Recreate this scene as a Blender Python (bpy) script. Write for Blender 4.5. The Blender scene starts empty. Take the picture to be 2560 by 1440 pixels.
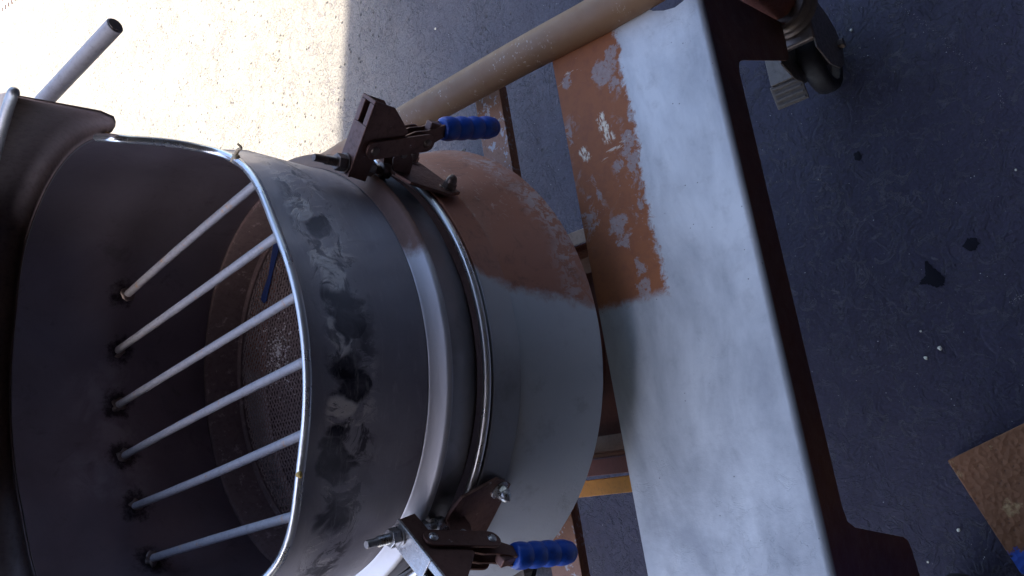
import bpy, bmesh, math, random
from math import pi, sin, cos, radians
from mathutils import Vector, Matrix, noise as mnoise
random.seed(7)
scene = bpy.context.scene
col = scene.collection

# ------------------------------------------------------------------ camera
CAM_H = 1.55
PITCH, ROLL, FPX = radians(48.4), radians(3.13), 1900.0
_d = Vector((0, cos(PITCH), -sin(PITCH)))
_r = Vector((0, -sin(PITCH), -cos(PITCH)))
_u = Vector((1, 0, 0))
CX = _r * cos(ROLL) + _u * sin(ROLL)
CY = _u * cos(ROLL) - _r * sin(ROLL)
CPOS = Vector((0, 0, CAM_H))
cd = bpy.data.cameras.new('camera')
cam = bpy.data.objects.new('camera', cd)
col.objects.link(cam)
m3 = Matrix((CX, CY, -_d)).transposed()
cam.matrix_world = Matrix.Translation(CPOS) @ m3.to_4x4()
cd.sensor_fit = 'HORIZONTAL'
cd.sensor_width = 36.0
cd.lens = 36.0 * FPX / 2560.0
cd.clip_start = 0.02
cd.clip_end = 400.0
scene.camera = cam

# ------------------------------------------------------------------ light
SUN_EL, SUN_AZ = radians(52), radians(232)        # azimuth of the sun clockwise from +Y
w = bpy.data.worlds.new('World'); scene.world = w; w.use_nodes = True
wn = w.node_tree.nodes; bg = wn['Background']
sky = wn.new('ShaderNodeTexSky'); sky.sky_type = 'NISHITA'; sky.sun_disc = False
sky.sun_elevation = SUN_EL; sky.sun_rotation = SUN_AZ
sky.air_density = 1.0; sky.dust_density = 4.0; sky.ozone_density = 5.0
tint = wn.new('ShaderNodeMix'); tint.data_type = 'RGBA'; tint.blend_type = 'MULTIPLY'; tint.inputs[0].default_value = 1.0
tint.inputs[7].default_value = (1.06, 0.985, 0.93, 1)
w.node_tree.links.new(sky.outputs[0], tint.inputs[6]); w.node_tree.links.new(tint.outputs[2], bg.inputs[0]); bg.inputs[1].default_value = 0.13
sd = bpy.data.lights.new('sun', 'SUN'); sd.energy = 4.8; sd.angle = radians(0.8); sd.color = (1.0, 0.94, 0.80)
sun = bpy.data.objects.new('sun', sd); col.objects.link(sun)
sv = Vector((sin(SUN_AZ) * cos(SUN_EL), cos(SUN_AZ) * cos(SUN_EL), sin(SUN_EL)))
sun.rotation_euler = sv.to_track_quat('Z', 'Y').to_euler()
sun.location = sv * 20
vs = scene.view_settings
vs.view_transform = 'Standard'; vs.look = 'None'; vs.gamma = 1.0; vs.use_curve_mapping = False
vs.exposure = 2.5

# ------------------------------------------------------------------ helpers
def link(o, parent=None):
    col.objects.link(o)
    if parent: o.parent = parent
    return o

def tag(o, label=None, cat=None, group=None, kind=None):
    if label: o['label'] = label
    if cat: o['category'] = cat
    if group: o['group'] = group
    if kind: o['kind'] = kind
    return o

def empty(name, loc=(0, 0, 0), rz=0.0, parent=None):
    o = bpy.data.objects.new(name, None); o.location = loc; o.rotation_euler = (0, 0, rz)
    o.empty_display_size = 0.1
    return link(o, parent)

def obj(name, bm, mat, parent=None, smooth=35, bevel=0.0, seg=2):
    bmesh.ops.recalc_face_normals(bm, faces=bm.faces)
    me = bpy.data.meshes.new(name); bm.to_mesh(me); bm.free()
    me.materials.append(mat)
    if smooth:
        me.shade_smooth(); me.set_sharp_from_angle(angle=radians(smooth))
    o = bpy.data.objects.new(name, me); link(o, parent)
    if bevel:
        b = o.modifiers.new('bevel', 'BEVEL'); b.width = bevel; b.segments = seg
        b.limit_method = 'ANGLE'; b.angle_limit = radians(40); b.harden_normals = True
    return o

def copy_tree(o, parent=None):
    c = o.copy(); link(c, parent)
    for ch in list(o.children): copy_tree(ch, c)
    return c

def add_box(bm, lo, hi, M=None):
    vs_ = [bm.verts.new((x, y, z)) for x in (lo[0], hi[0]) for y in (lo[1], hi[1]) for z in (lo[2], hi[2])]
    for f in ((0,1,3,2),(4,6,7,5),(0,4,5,1),(2,3,7,6),(0,2,6,4),(1,5,7,3)):
        bm.faces.new([vs_[i] for i in f])
    if M: bmesh.ops.transform(bm, matrix=M, verts=vs_)

def add_prism(bm, pts, M, th):
    """pts: 2-D outline; M maps (a, b, depth) to the object frame; thickness th along depth"""
    a = [bm.verts.new(M @ Vector((p[0], p[1], 0))) for p in pts]
    b = [bm.verts.new(M @ Vector((p[0], p[1], th))) for p in pts]
    n = len(pts)
    bm.faces.new(a[::-1]); bm.faces.new(b)
    for i in range(n): bm.faces.new((a[i], a[(i+1) % n], b[(i+1) % n], b[i]))

def add_lathe(bm, prof, a0=0.0, a1=2*pi, n=96, closed=False, M=None, rf=None):
    """prof: list of (r, z); closed profile loops give a solid skin; rf(r,z,ang) may change r"""
    full = abs(a1 - a0 - 2*pi) < 1e-6
    k = n if full else n + 1
    rings = []
    for i in range(k):
        a = a0 + (a1 - a0) * i / n
        ring = []
        for r, z in prof:
            rr = rf(r, z, a) if rf else r
            v = Vector((rr*cos(a), rr*sin(a), z))
            ring.append(bm.verts.new(M @ v if M else v))
        rings.append(ring)
    m = len(prof)
    for i in range(n):
        A, B = rings[i], rings[(i+1) % k]
        for j in range(m if closed else m-1):
            bm.faces.new((A[j], B[j], B[(j+1) % m], A[(j+1) % m]))
    if closed and not full:
        bm.faces.new(rings[0]); bm.faces.new(rings[-1][::-1])
    return rings

def frame_to(a, b):
    a = Vector(a); b = Vector(b); z = (b - a).normalized()
    q = z.to_track_quat('Z', 'Y')
    return Matrix.Translation(a) @ q.to_matrix().to_4x4(), (b - a).length

def add_rod(bm, a, b, r, n=16, r2=None, cap=True):
    M, L = frame_to(a, b); r2 = r if r2 is None else r2
    A = [bm.verts.new(M @ Vector((r*cos(2*pi*i/n), r*sin(2*pi*i/n), 0))) for i in range(n)]
    B = [bm.verts.new(M @ Vector((r2*cos(2*pi*i/n), r2*sin(2*pi*i/n), L))) for i in range(n)]
    for i in range(n): bm.faces.new((A[i], A[(i+1) % n], B[(i+1) % n], B[i]))
    if cap: bm.faces.new(A[::-1]); bm.faces.new(B)

def add_sweep(bm, path, r, n=10, cap=True):
    """round tube along a list of points (parallel transport)"""
    P = [Vector(p) for p in path]; rings = []
    T0 = (P[1]-P[0]).normalized(); N = T0.orthogonal().normalized()
    for i, p in enumerate(P):
        T = (P[min(i+1, len(P)-1)] - P[max(i-1, 0)]).normalized()
        N = (N - T*N.dot(T)).normalized(); Bn = T.cross(N)
        rr = r(i/(len(P)-1)) if callable(r) else r
        rings.append([bm.verts.new(p + (N*cos(2*pi*k/n) + Bn*sin(2*pi*k/n))*rr) for k in range(n)])
    for i in range(len(P)-1):
        for k in range(n):
            bm.faces.new((rings[i][k], rings[i][(k+1) % n], rings[i+1][(k+1) % n], rings[i+1][k]))
    if cap: bm.faces.new(rings[0][::-1]); bm.faces.new(rings[-1])

def spline(pts, k=10):
    P = [Vector(p) for p in pts]; out = []
    for i in range(len(P)-1):
        p0, p1, p2, p3 = P[max(i-1,0)], P[i], P[i+1], P[min(i+2,len(P)-1)]
        for j in range(k):
            t = j/k
            out.append(0.5*((2*p1)+(p2-p0)*t+(2*p0-5*p1+4*p2-p3)*t*t+(3*p1-p0-3*p2+p3)*t**3))
    out.append(P[-1]); return out

def hexpts(r, a0=0.0): return [(r*cos(a0+k*pi/3), r*sin(a0+k*pi/3)) for k in range(6)]

# ------------------------------------------------------------------ materials
class NT:
    def __init__(s, name, metallic=0.0, rough=0.5, spec=0.5):
        s.m = bpy.data.materials.new(name); s.m.use_nodes = True
        s.t = s.m.node_tree; s.b = s.t.nodes['Principled BSDF']
        s.b.inputs['Metallic'].default_value = metallic
        s.b.inputs['Roughness'].default_value = rough
        s.b.inputs['Specular IOR Level'].default_value = spec
        s.tc = s.t.nodes.new('ShaderNodeTexCoord')
    def co(s, scale=(1,1,1), loc=(0,0,0), rot=(0,0,0)):
        mp = s.t.nodes.new('ShaderNodeMapping'); s.t.links.new(s.tc.outputs['Object'], mp.inputs[0])
        mp.inputs['Scale'].default_value = scale; mp.inputs['Location'].default_value = loc
        mp.inputs['Rotation'].default_value = rot
        return mp.outputs[0]
    def noise(s, scale, detail=6, rough=0.6, dist=0.0, vec=None):
        n = s.t.nodes.new('ShaderNodeTexNoise'); n.inputs['Scale'].default_value = scale
        n.inputs['Detail'].default_value = detail; n.inputs['Roughness'].default_value = rough
        n.inputs['Distortion'].default_value = dist
        s.t.links.new(vec if vec is not None else s.tc.outputs['Object'], n.inputs['Vector'])
        return n.outputs['Fac']
    def voro(s, scale, feature='F1', vec=None, out='Distance', rnd=1.0):
        n = s.t.nodes.new('ShaderNodeTexVoronoi'); n.feature = feature
        n.inputs['Scale'].default_value = scale; n.inputs['Randomness'].default_value = rnd
        s.t.links.new(vec if vec is not None else s.tc.outputs['Object'], n.inputs['Vector'])
        return n.outputs[out]
    def ramp(s, fac, stops, interp='LINEAR'):
        r = s.t.nodes.new('ShaderNodeValToRGB'); r.color_ramp.interpolation = interp
        e = r.color_ramp.elements
        while len(e) < len(stops): e.new(0.5)
        for i, (p, c) in enumerate(stops):
            e[i].position = p
            e[i].color = (c, c, c, 1) if isinstance(c, (int, float)) else (*c, 1)
        s.t.links.new(fac, r.inputs[0]); return r.outputs[0]
    def math(s, op, a, b=0.0, c=None, clamp=False):
        n = s.t.nodes.new('ShaderNodeMath'); n.operation = op; n.use_clamp = clamp
        for i, v in enumerate((a, b, c)):
            if v is None: continue
            if isinstance(v, (int, float)): n.inputs[i].default_value = v
            else: s.t.links.new(v, n.inputs[i])
        return n.outputs[0]
    def step(s, v, lo, hi):
        n = s.t.nodes.new('ShaderNodeMapRange'); n.inputs[1].default_value = lo; n.inputs[2].default_value = hi
        n.interpolation_type = 'SMOOTHSTEP'
        s.t.links.new(v, n.inputs[0]); return n.outputs[0]
    def mix(s, f, a, b, mode='MIX'):
        n = s.t.nodes.new('ShaderNodeMix'); n.data_type = 'RGBA'; n.blend_type = mode
        for i, v in ((0, f), (6, a), (7, b)):
            if isinstance(v, (int, float)): n.inputs[i].default_value = v if i == 0 else (v, v, v, 1)
            elif isinstance(v, tuple): n.inputs[i].default_value = (*v, 1)
            else: s.t.links.new(v, n.inputs[i])
        return n.outputs[2]
    def xyz(s, vec=None):
        n = s.t.nodes.new('ShaderNodeSeparateXYZ'); s.t.links.new(vec if vec is not None else s.tc.outputs['Object'], n.inputs[0])
        return n.outputs
    def set(s, color=None, rough=None, metal=None, bump=None, bs=0.3, bd=0.002):
        for nm, v in (('Base Color', color), ('Roughness', rough), ('Metallic', metal)):
            if v is None: continue
            if isinstance(v, (int, float)): s.b.inputs[nm].default_value = v
            elif isinstance(v, tuple): s.b.inputs[nm].default_value = (*v, 1)
            else: s.t.links.new(v, s.b.inputs[nm])
        if bump is not None:
            n = s.t.nodes.new('ShaderNodeBump'); n.inputs['Strength'].default_value = bs; n.inputs['Distance'].default_value = bd
            s.t.links.new(bump, n.inputs['Height']); s.t.links.new(n.outputs[0], s.b.inputs['Normal'])
        return s.m

def patches(n, lst, scale, amp, lo=0.5, hi=1.1, detail=6):
    """mask of ragged patches round given points (x, y, z, radius) in the object's own frame"""
    wob = n.t.nodes.new('ShaderNodeTexNoise'); wob.inputs['Scale'].default_value = scale; wob.inputs['Detail'].default_value = detail; wob.inputs['Roughness'].default_value = 0.72
    n.t.links.new(n.tc.outputs['Object'], wob.inputs['Vector'])
    vm = n.t.nodes.new('ShaderNodeVectorMath'); vm.operation = 'MULTIPLY_ADD'; vm.inputs[1].default_value = (amp,)*3
    n.t.links.new(wob.outputs['Color'], vm.inputs[0]); n.t.links.new(n.tc.outputs['Object'], vm.inputs[2])
    acc = None
    for x, y, z, rad in lst:
        q = n.t.nodes.new('ShaderNodeVectorMath'); q.operation = 'DISTANCE'
        q.inputs[1].default_value = (x+amp/2, y+amp/2, z+amp/2); n.t.links.new(vm.outputs[0], q.inputs[0])
        m = n.math('SUBTRACT', 1.0, n.step(q.outputs['Value'], rad*lo, rad*hi))
        acc = m if acc is None else n.math('MAXIMUM', acc, m)
    return acc

def mat_ground():
    n = NT('worn_concrete', rough=0.62, spec=0.35)
    warp = n.noise(9, 4, 0.6, 1.5)
    big = n.noise(0.9, 5, 0.6, 0.5)
    med = n.noise(14, 6, 0.65, 0.8)
    fine = n.noise(160, 4, 0.7)
    flake = n.noise(30, 5, 0.62, 1.4)
    fl = n.ramp(flake, [(0.0, 0.0), (0.565, 0.0), (0.59, 1.0), (0.605, 0.3), (0.66, 0.0)])
    where = n.ramp(n.noise(6, 4, 0.6), [(0.38, 0.15), (0.58, 1.0)])
    fl = n.math('MULTIPLY', fl, where)
    pit = n.voro(34)
    pitm = n.math('MULTIPLY', n.math('SUBTRACT', 1.0, n.step(pit, 0.08, 0.22)), n.ramp(n.noise(7, 2), [(0.42, 0.0), (0.52, 1.0)]))
    speck = n.math('SUBTRACT', 1.0, n.step(n.voro(95), 0.04, 0.09))
    speck = n.math('MULTIPLY', speck, n.ramp(n.noise(47, 0), [(0.62, 0.0), (0.66, 1.0)]))
    base = n.ramp(big, [(0.3, (0.085, 0.078, 0.080)), (0.7, (0.135, 0.122, 0.118))])
    # shade falloff painted into the concrete: dark navy near the camera, paler cream far off
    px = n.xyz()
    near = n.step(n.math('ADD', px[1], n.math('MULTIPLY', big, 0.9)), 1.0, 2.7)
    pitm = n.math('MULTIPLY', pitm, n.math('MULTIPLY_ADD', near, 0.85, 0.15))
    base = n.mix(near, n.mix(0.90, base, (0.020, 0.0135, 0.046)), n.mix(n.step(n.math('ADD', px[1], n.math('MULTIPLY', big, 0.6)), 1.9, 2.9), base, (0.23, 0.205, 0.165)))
    base = n.mix(n.math('MULTIPLY', med, 0.5), base, n.mix(0.5, base, (0.05, 0.05, 0.055)))
    base = n.mix(n.ramp(fine, [(0.38, 0.55), (0.60, 0.0)]), base, (0.012, 0.010, 0.018))
    base = n.mix(n.ramp(n.noise(210, 3, 0.7), [(0.60, 0.0), (0.72, 0.28)]), base, (0.16, 0.15, 0.17))
    base = n.mix(n.math('MULTIPLY', fl, n.math('MULTIPLY_ADD', near, 0.22, 0.36)), base, (0.24, 0.21, 0.26))  # pale ridge edges painted in as lit relief, since bump shading stays weak
    base = n.mix(n.math('MULTIPLY', pitm, 0.9), base, (0.02, 0.015, 0.012))
    base = n.mix(speck, base, (0.7, 0.68, 0.62))
    h = n.math('ADD', n.math('MULTIPLY', med, 0.5), n.math('MULTIPLY', fine, 0.16))
    h = n.math('ADD', h, n.math('MULTIPLY', fl, 0.4))
    h = n.math('ADD', h, n.math('MULTIPLY', n.math('MULTIPLY', n.ramp(n.noise(17, 6, 0.66, 1.0), [(0.47, 0.0), (0.50, 0.6), (0.60, 0.7), (0.62, 1.0)]), n.ramp(n.noise(4, 3, 0.6), [(0.42, 0.15), (0.62, 1.0)])), 0.55))
    h = n.math('SUBTRACT', h, n.math('MULTIPLY', pitm, 0.5))
    return n.set(base, n.ramp(med, [(0.3, 0.5), (0.7, 0.72)]), None, h, 0.88, 0.009)

OLD = (0.27, 0.085, 0.030)       # old orange-brown paint
def old_paint(n, k=1.0, warm=0.0):
    a = n.noise(6, 6, 0.6); b = n.noise(70, 4, 0.65)
    c = n.mix(a, (0.23*k, 0.072*k, 0.027*k), (0.36*k, 0.125*k, 0.040*k))
    c = n.mix(n.ramp(b, [(0.45, 0.0), (0.75, 0.4)]), c, (0.13, 0.045, 0.028))
    return c

def mat_plate():
    n = NT('part_primed_sheet', rough=0.5, spec=0.4)
    p = n.xyz()
    rag = n.math('MULTIPLY', n.math('SUBTRACT', n.noise(85, 6, 0.75, 0.6), 0.5), 0.042)
    rag2 = n.math('MULTIPLY', n.math('SUBTRACT', n.noise(14, 3, 0.6), 0.5), 0.020)
    yy = n.math('ADD', n.math('ADD', p[1], rag), rag2)
    xx = n.math('ADD', p[0], rag2)
    edge = n.math('ADD', -0.447, n.math('MULTIPLY', n.step(p[0], 0.09, -0.02), 0.0))
    m1 = n.step(n.math('SUBTRACT', yy, edge), -0.005, 0.005)
    m2 = n.step(n.math('ADD', xx, n.math('MULTIPLY', rag, 0.5)), 0.016, 0.034)
    old = n.math('MULTIPLY', m1, m2)
    # worn flecks inside the old paint, denser towards the primer
    fr = n.noise(38, 7, 0.72, 0.6); pl = n.noise(10, 2, 0.5)
    worn = n.math('MULTIPLY', n.ramp(fr, [(0.53, 0.0), (0.58, 1.0)]), n.ramp(pl, [(0.49, 0.0), (0.56, 1.0)]))
    fine = n.ramp(n.noise(120, 3, 0.7), [(0.68, 0.0), (0.72, 0.8)])
    worn = n.math('MAXIMUM', worn, n.math('MULTIPLY', fine, n.ramp(pl, [(0.45, 0.0), (0.55, 1.0)])))
    scr = n.noise(60, 4, 0.7, 0.4, n.co((1.6, 0.45, 1)))
    scr = n.math('MULTIPLY', n.ramp(scr, [(0.60, 0.0), (0.64, 1.0)]), n.ramp(n.noise(13, 1, 0.5, 0, n.co((1,1,1),(3.1,0.4,0))), [(0.62, 0.0), (0.66, 1.0)]))
    pt = patches(n, [(0.386, -0.412, 0.58, 0.026), (0.408, -0.432, 0.58, 0.018), (0.36, -0.432, 0.58, 0.014), (0.404, -0.343, 0.58, 0.014), (0.268, -0.434, 0.58, 0.018), (0.232, -0.434, 0.58, 0.016), (0.250, -0.425, 0.58, 0.012),
                     (0.146, -0.386, 0.58, 0.024), (0.118, -0.394, 0.58, 0.015), (0.072, -0.412, 0.58, 0.014), (0.040, -0.410, 0.58, 0.018), (0.176, -0.338, 0.58, 0.010), (0.155, -0.350, 0.58, 0.008), (0.30, -0.445, 0.58, 0.010)], 48, 0.050, 0.62, 0.86)
    pt = n.math('MULTIPLY', pt, n.ramp(n.noise(190, 4, 0.75), [(0.36, 0.0), (0.44, 1.0)]))
    worn = n.math('MAXIMUM', worn, pt)
    oc = n.mix(n.math('MULTIPLY', worn, 0.85), old_paint(n, 1.0), n.mix(n.noise(150, 3, 0.7), (0.22, 0.15, 0.13), (0.42, 0.37, 0.36)))
    sc2 = n.math('MULTIPLY', patches(n, [(0.318, -0.394, 0.58, 0.010), (0.300, -0.397, 0.58, 0.012), (0.283, -0.402, 0.58, 0.012), (0.278, -0.350, 0.58, 0.010), (0.268, -0.355, 0.58, 0.009)], 90, 0.02), n.ramp(n.noise(120, 4, 0.7, 0.3, n.co((0.5, 1.6, 1))), [(0.45, 0.0), (0.52, 1.0)]))
    oc = n.mix(n.math('MAXIMUM', n.math('MULTIPLY', scr, 0.6), sc2), oc, (0.78, 0.70, 0.55))
    cl = n.noise(7, 6, 0.62, 0.3, n.co((0.6, 1.3, 1))); cl2 = n.noise(40, 5, 0.7)
    pr = n.mix(n.ramp(cl, [(0.34, 0.0), (0.62, 1.0)]), (0.33, 0.34, 0.355), (0.58, 0.59, 0.59))
    pr = n.mix(n.ramp(cl2, [(0.55, 0.0), (0.8, 0.35)]), pr, (0.27, 0.27, 0.29))
    dots = n.math('MULTIPLY', n.math('SUBTRACT', 1.0, n.step(n.voro(85), 0.05, 0.11)), n.ramp(n.noise(30, 1), [(0.60, 0.0), (0.64, 1.0)]))
    pr = n.mix(n.math('MULTIPLY', dots, 0.75), pr, (0.07, 0.065, 0.07))
    under = n.step(p[2], 0.568, 0.574)
    c = n.mix(old, pr, oc)
    flg = n.mix(n.noise(9, 5), (0.09, 0.036, 0.022), (0.22, 0.075, 0.030))
    c = n.mix(under, flg, c)
    h = n.math('ADD', n.noise(110, 3, 0.6), n.math('MULTIPLY', old, 1.2))
    h = n.math('SUBTRACT', h, n.math('MULTIPLY', worn, 0.8))
    r = n.mix(old, n.ramp(cl2, [(0.3, 0.36), (0.7, 0.55)]), 0.68)
    return n.set(c, r, n.math('MULTIPLY', n.math('SUBTRACT', 1.0, old), 0.22), h, 0.25, 0.0015)

def mat_tube():
    n = NT('tan_painted_tube', rough=0.42, spec=0.5)
    a = n.noise(7, 5, 0.6); b = n.noise(45, 5, 0.7)
    c = n.mix(a, (0.165, 0.085, 0.042), (0.26, 0.15, 0.078))
    c = n.mix(n.ramp(b, [(0.58, 0.0), (0.72, 0.55)]), c, (0.20, 0.09, 0.06))
    scr = n.math('MULTIPLY', n.ramp(n.noise(150, 3, 0.7), [(0.6, 0.0), (0.66, 1.0)]), n.ramp(n.noise(9, 2), [(0.56, 0.0), (0.64, 1.0)]))
    c = n.mix(n.math('MULTIPLY', scr, 0.6), c, (0.5, 0.44, 0.38))
    return n.set(c, n.ramp(b, [(0.3, 0.48), (0.7, 0.7)]), None, b, 0.2, 0.001)

def mat_steel(name, lo, hi, rough=0.38, metal=0.85, blot=0.4, brush=True, welds=False):
    """bare stainless, clouded and rubbed"""
    n = NT(name, metallic=metal, rough=rough)
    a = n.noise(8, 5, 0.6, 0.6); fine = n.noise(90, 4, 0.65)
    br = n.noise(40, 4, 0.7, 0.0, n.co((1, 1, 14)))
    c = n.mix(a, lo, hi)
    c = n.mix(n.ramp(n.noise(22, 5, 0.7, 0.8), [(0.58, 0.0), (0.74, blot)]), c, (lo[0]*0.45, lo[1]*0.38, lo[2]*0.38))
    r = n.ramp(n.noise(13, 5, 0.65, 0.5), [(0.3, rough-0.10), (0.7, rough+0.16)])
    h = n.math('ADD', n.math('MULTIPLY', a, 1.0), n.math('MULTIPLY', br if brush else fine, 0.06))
    if name == 'hopper_inner_steel':
        def near(lst, lo_, hi_):
            acc = None
            for c_ in lst:
                q_ = n.t.nodes.new('ShaderNodeVectorMath'); q_.operation = 'DISTANCE'; q_.inputs[1].default_value = c_
                n.t.links.new(n.tc.outputs['Object'], q_.inputs[0])
                m_ = n.math('SUBTRACT', 1.0, n.step(n.math('ADD', q_.outputs['Value'], n.math('MULTIPLY', n.math('SUBTRACT', n.noise(55, 5, 0.75), 0.5), 0.055)), lo_, hi_))
                acc = m_ if acc is None else n.math('MAXIMUM', acc, m_)
            return acc
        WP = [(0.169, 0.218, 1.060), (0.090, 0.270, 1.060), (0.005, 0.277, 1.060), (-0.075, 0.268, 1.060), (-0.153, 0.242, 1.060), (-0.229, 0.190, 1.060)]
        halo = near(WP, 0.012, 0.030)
        cloud = n.math('MULTIPLY', near([(0.045, 0.275, 1.065), (-0.035, 0.274, 1.062), (-0.115, 0.258, 1.058), (0.02, 0.276, 1.10), (-0.10, 0.262, 1.11)], 0.012, 0.055), n.ramp(n.noise(20, 5, 0.65, 0.8), [(0.38, 0.1), (0.6, 1.0)]))
        c = n.mix(n.math('MULTIPLY', cloud, 0.55), c, (0.52, 0.50, 0.56))
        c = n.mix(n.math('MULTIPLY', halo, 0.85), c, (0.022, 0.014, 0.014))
    if welds:
        # ground, heat-tinted weld patches where the bars are plugged through the wall
        p = n.xyz()
        band = n.math('MULTIPLY', n.step(p[2], 0.985, 1.005), n.math('SUBTRACT', 1.0, n.step(p[2], 1.045, 1.062)))
        band = n.math('MULTIPLY', band, n.step(p[1], 0.02, -0.05))
        wob = n.t.nodes.new('ShaderNodeTexNoise'); wob.inputs['Scale'].default_value = 24; wob.inputs['Detail'].default_value = 5; wob.inputs['Distortion'].default_value = 1.0
        n.t.links.new(n.tc.outputs['Object'], wob.inputs['Vector'])
        vm = n.t.nodes.new('ShaderNodeVectorMath'); vm.operation = 'MULTIPLY_ADD'; vm.inputs[1].default_value = (0.052,)*3
        n.t.links.new(wob.outputs['Color'], vm.inputs[0]); n.t.links.new(n.tc.outputs['Object'], vm.inputs[2])
        def spots(lst):
            acc = None
            for cx_, cy_, cz_, rad_ in lst:
                q_ = n.t.nodes.new('ShaderNodeVectorMath'); q_.operation = 'DISTANCE'
                q_.inputs[1].default_value = (cx_+0.026, cy_+0.026, cz_+0.026); n.t.links.new(vm.outputs[0], q_.inputs[0])
                m_ = n.math('SUBTRACT', 1.0, n.step(q_.outputs['Value'], rad_*0.66, rad_*1.06))
                acc = m_ if acc is None else n.math('MAXIMUM', acc, m_)
            return acc
        wv = spots([(0.138, -0.252, 1.024, 0.021), (0.210, -0.20, 1.03, 0.012), (0.036, -0.286, 1.030, 0.026), (0.012, -0.286, 1.022, 0.020), (-0.040, -0.284, 1.030, 0.024), (-0.055, -0.28, 1.020, 0.018), (-0.108, -0.265, 1.040, 0.018), (-0.135, -0.253, 1.042, 0.024), (-0.150, -0.248, 1.030, 0.020), (-0.192, -0.214, 1.034, 0.028)])
        wl = spots([(0.165, -0.238, 1.04, 0.018), (0.092, -0.273, 1.036, 0.020), (0.071, -0.279, 1.026, 0.019), (0.000, -0.288, 1.044, 0.017), (-0.012, -0.287, 1.030, 0.015), (-0.073, -0.279, 1.036, 0.020), (-0.100, -0.27, 1.046, 0.012)])
        mott = n.math('MULTIPLY', band, n.ramp(n.noise(26, 6, 0.7, 1.2), [(0.50, 0.0), (0.57, 0.8)]))
        mottl = n.math('MULTIPLY', band, n.ramp(n.noise(24, 6, 0.7, 1.2, n.co((1.5, 1, 1), (4, 4, 2))), [(0.54, 0.0), (0.60, 0.7)]))
        wv = n.math('MAXIMUM', wv, mott); wl = n.math('MAXIMUM', wl, mottl)
        wl = n.math('MULTIPLY', wl, n.math('SUBTRACT', 1.0, wv))
        c = n.mix(n.math('MULTIPLY', n.math('MULTIPLY', wv, n.ramp(n.noise(48, 5, 0.7, 0.8), [(0.3, 0.7), (0.55, 1.0)])), 0.97), c, (0.016, 0.013, 0.024))
        c = n.mix(n.math('MULTIPLY', wl, 0.8), c, (0.80, 0.74, 0.70))
        dullmask = wl
        metal = n.math('SUBTRACT', metal, n.math('MULTIPLY', wl, 0.55))
        grind = n.noise(26, 2, 0.5, 0.6, n.co((9, 9, 1)))
        h = n.math('ADD', h, n.math('MULTIPLY', n.math('MULTIPLY', wl, grind), 0.5))
        h = n.math('ADD', h, n.math('MULTIPLY', wv, -0.25))
        c = n.mix(n.math('MULTIPLY', n.ramp(n.noise(30, 5, 0.75, 0.3, n.co((1, 1, 5))), [(0.55, 0.0), (0.72, 1.0)]), 0.35), c, (0.72, 0.70, 0.70))
        soft = n.noise(5, 3, 0.5)
        c = n.mix(n.ramp(soft, [(0.42, 0.0), (0.66, 0.6)]), c, (0.56, 0.57, 0.64))
    return n.set(c, r, metal, h, 0.35, 0.004)

def mat_lower(name, steel):
    """pan below the sieve: old brown paint on one side, rubbed down to grey steel on the other"""
    n = NT(name, rough=0.42, spec=0.5)
    p = n.xyz()
    rag = n.math('MULTIPLY', n.math('SUBTRACT', n.noise(26, 5, 0.65), 0.5), 0.05)
    old = n.step(n.math('SUBTRACT', n.math('ADD', p[0], rag), n.math('MULTIPLY', n.math('SUBTRACT', p[2], 0.66), 0.33)), 0.004, 0.024)
    a = n.noise(7, 5, 0.6)
    oc = n.mix(a, (0.26, 0.105, 0.070), (0.46, 0.205, 0.13))
    worn = n.math('MULTIPLY', n.ramp(n.noise(70, 6, 0.72, 0.8), [(0.46, 0.0), (0.52, 1.0)]), n.step(n.math('ADD', p[2], n.math('MULTIPLY', rag, 0.6)), 0.715, 0.68))
    worn = n.math('MULTIPLY', worn, n.ramp(n.noise(9, 2), [(0.40, 0.2), (0.55, 1.0)]))
    scr = n.math('MULTIPLY', n.ramp(n.noise(55, 5, 0.75, 2.0, n.co((1, 1, 2.4))), [(0.60, 0.0), (0.64, 1.0)]), n.step(p[0], 0.12, 0.24))
    oc = n.mix(n.ramp(n.noise(40, 6, 0.75, 0.5), [(0.52, 0.0), (0.66, 0.6)]), oc, (0.17, 0.08, 0.06))
    oc = n.mix(n.math('MULTIPLY', worn, 0.9), oc, (0.42, 0.34, 0.33))
    oc = n.mix(n.math('MULTIPLY', scr, 0.7), oc, (0.62, 0.50, 0.44))
    st = n.mix(n.noise(5, 5, 0.6), steel[0], steel[1])
    st = n.mix(n.ramp(n.noise(18, 5, 0.65), [(0.56, 0.0), (0.75, 0.45)]), st, (0.12, 0.095, 0.10))
    st = n.mix(n.math('MULTIPLY', n.step(n.math('ADD', p[0], rag), -0.085, 0.005), 0.6), st, (0.60, 0.61, 0.64))
    c = n.mix(old, st, oc)
    met = n.math('MULTIPLY', n.math('SUBTRACT', 1.0, old), 0.25)
    h = n.math('SUBTRACT', n.noise(60, 4, 0.6), n.math('MULTIPLY', worn, 1.0))
    return n.set(c, n.ramp(a, [(0.3, 0.36), (0.7, 0.5)]), met, h, 0.25, 0.0015)

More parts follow.
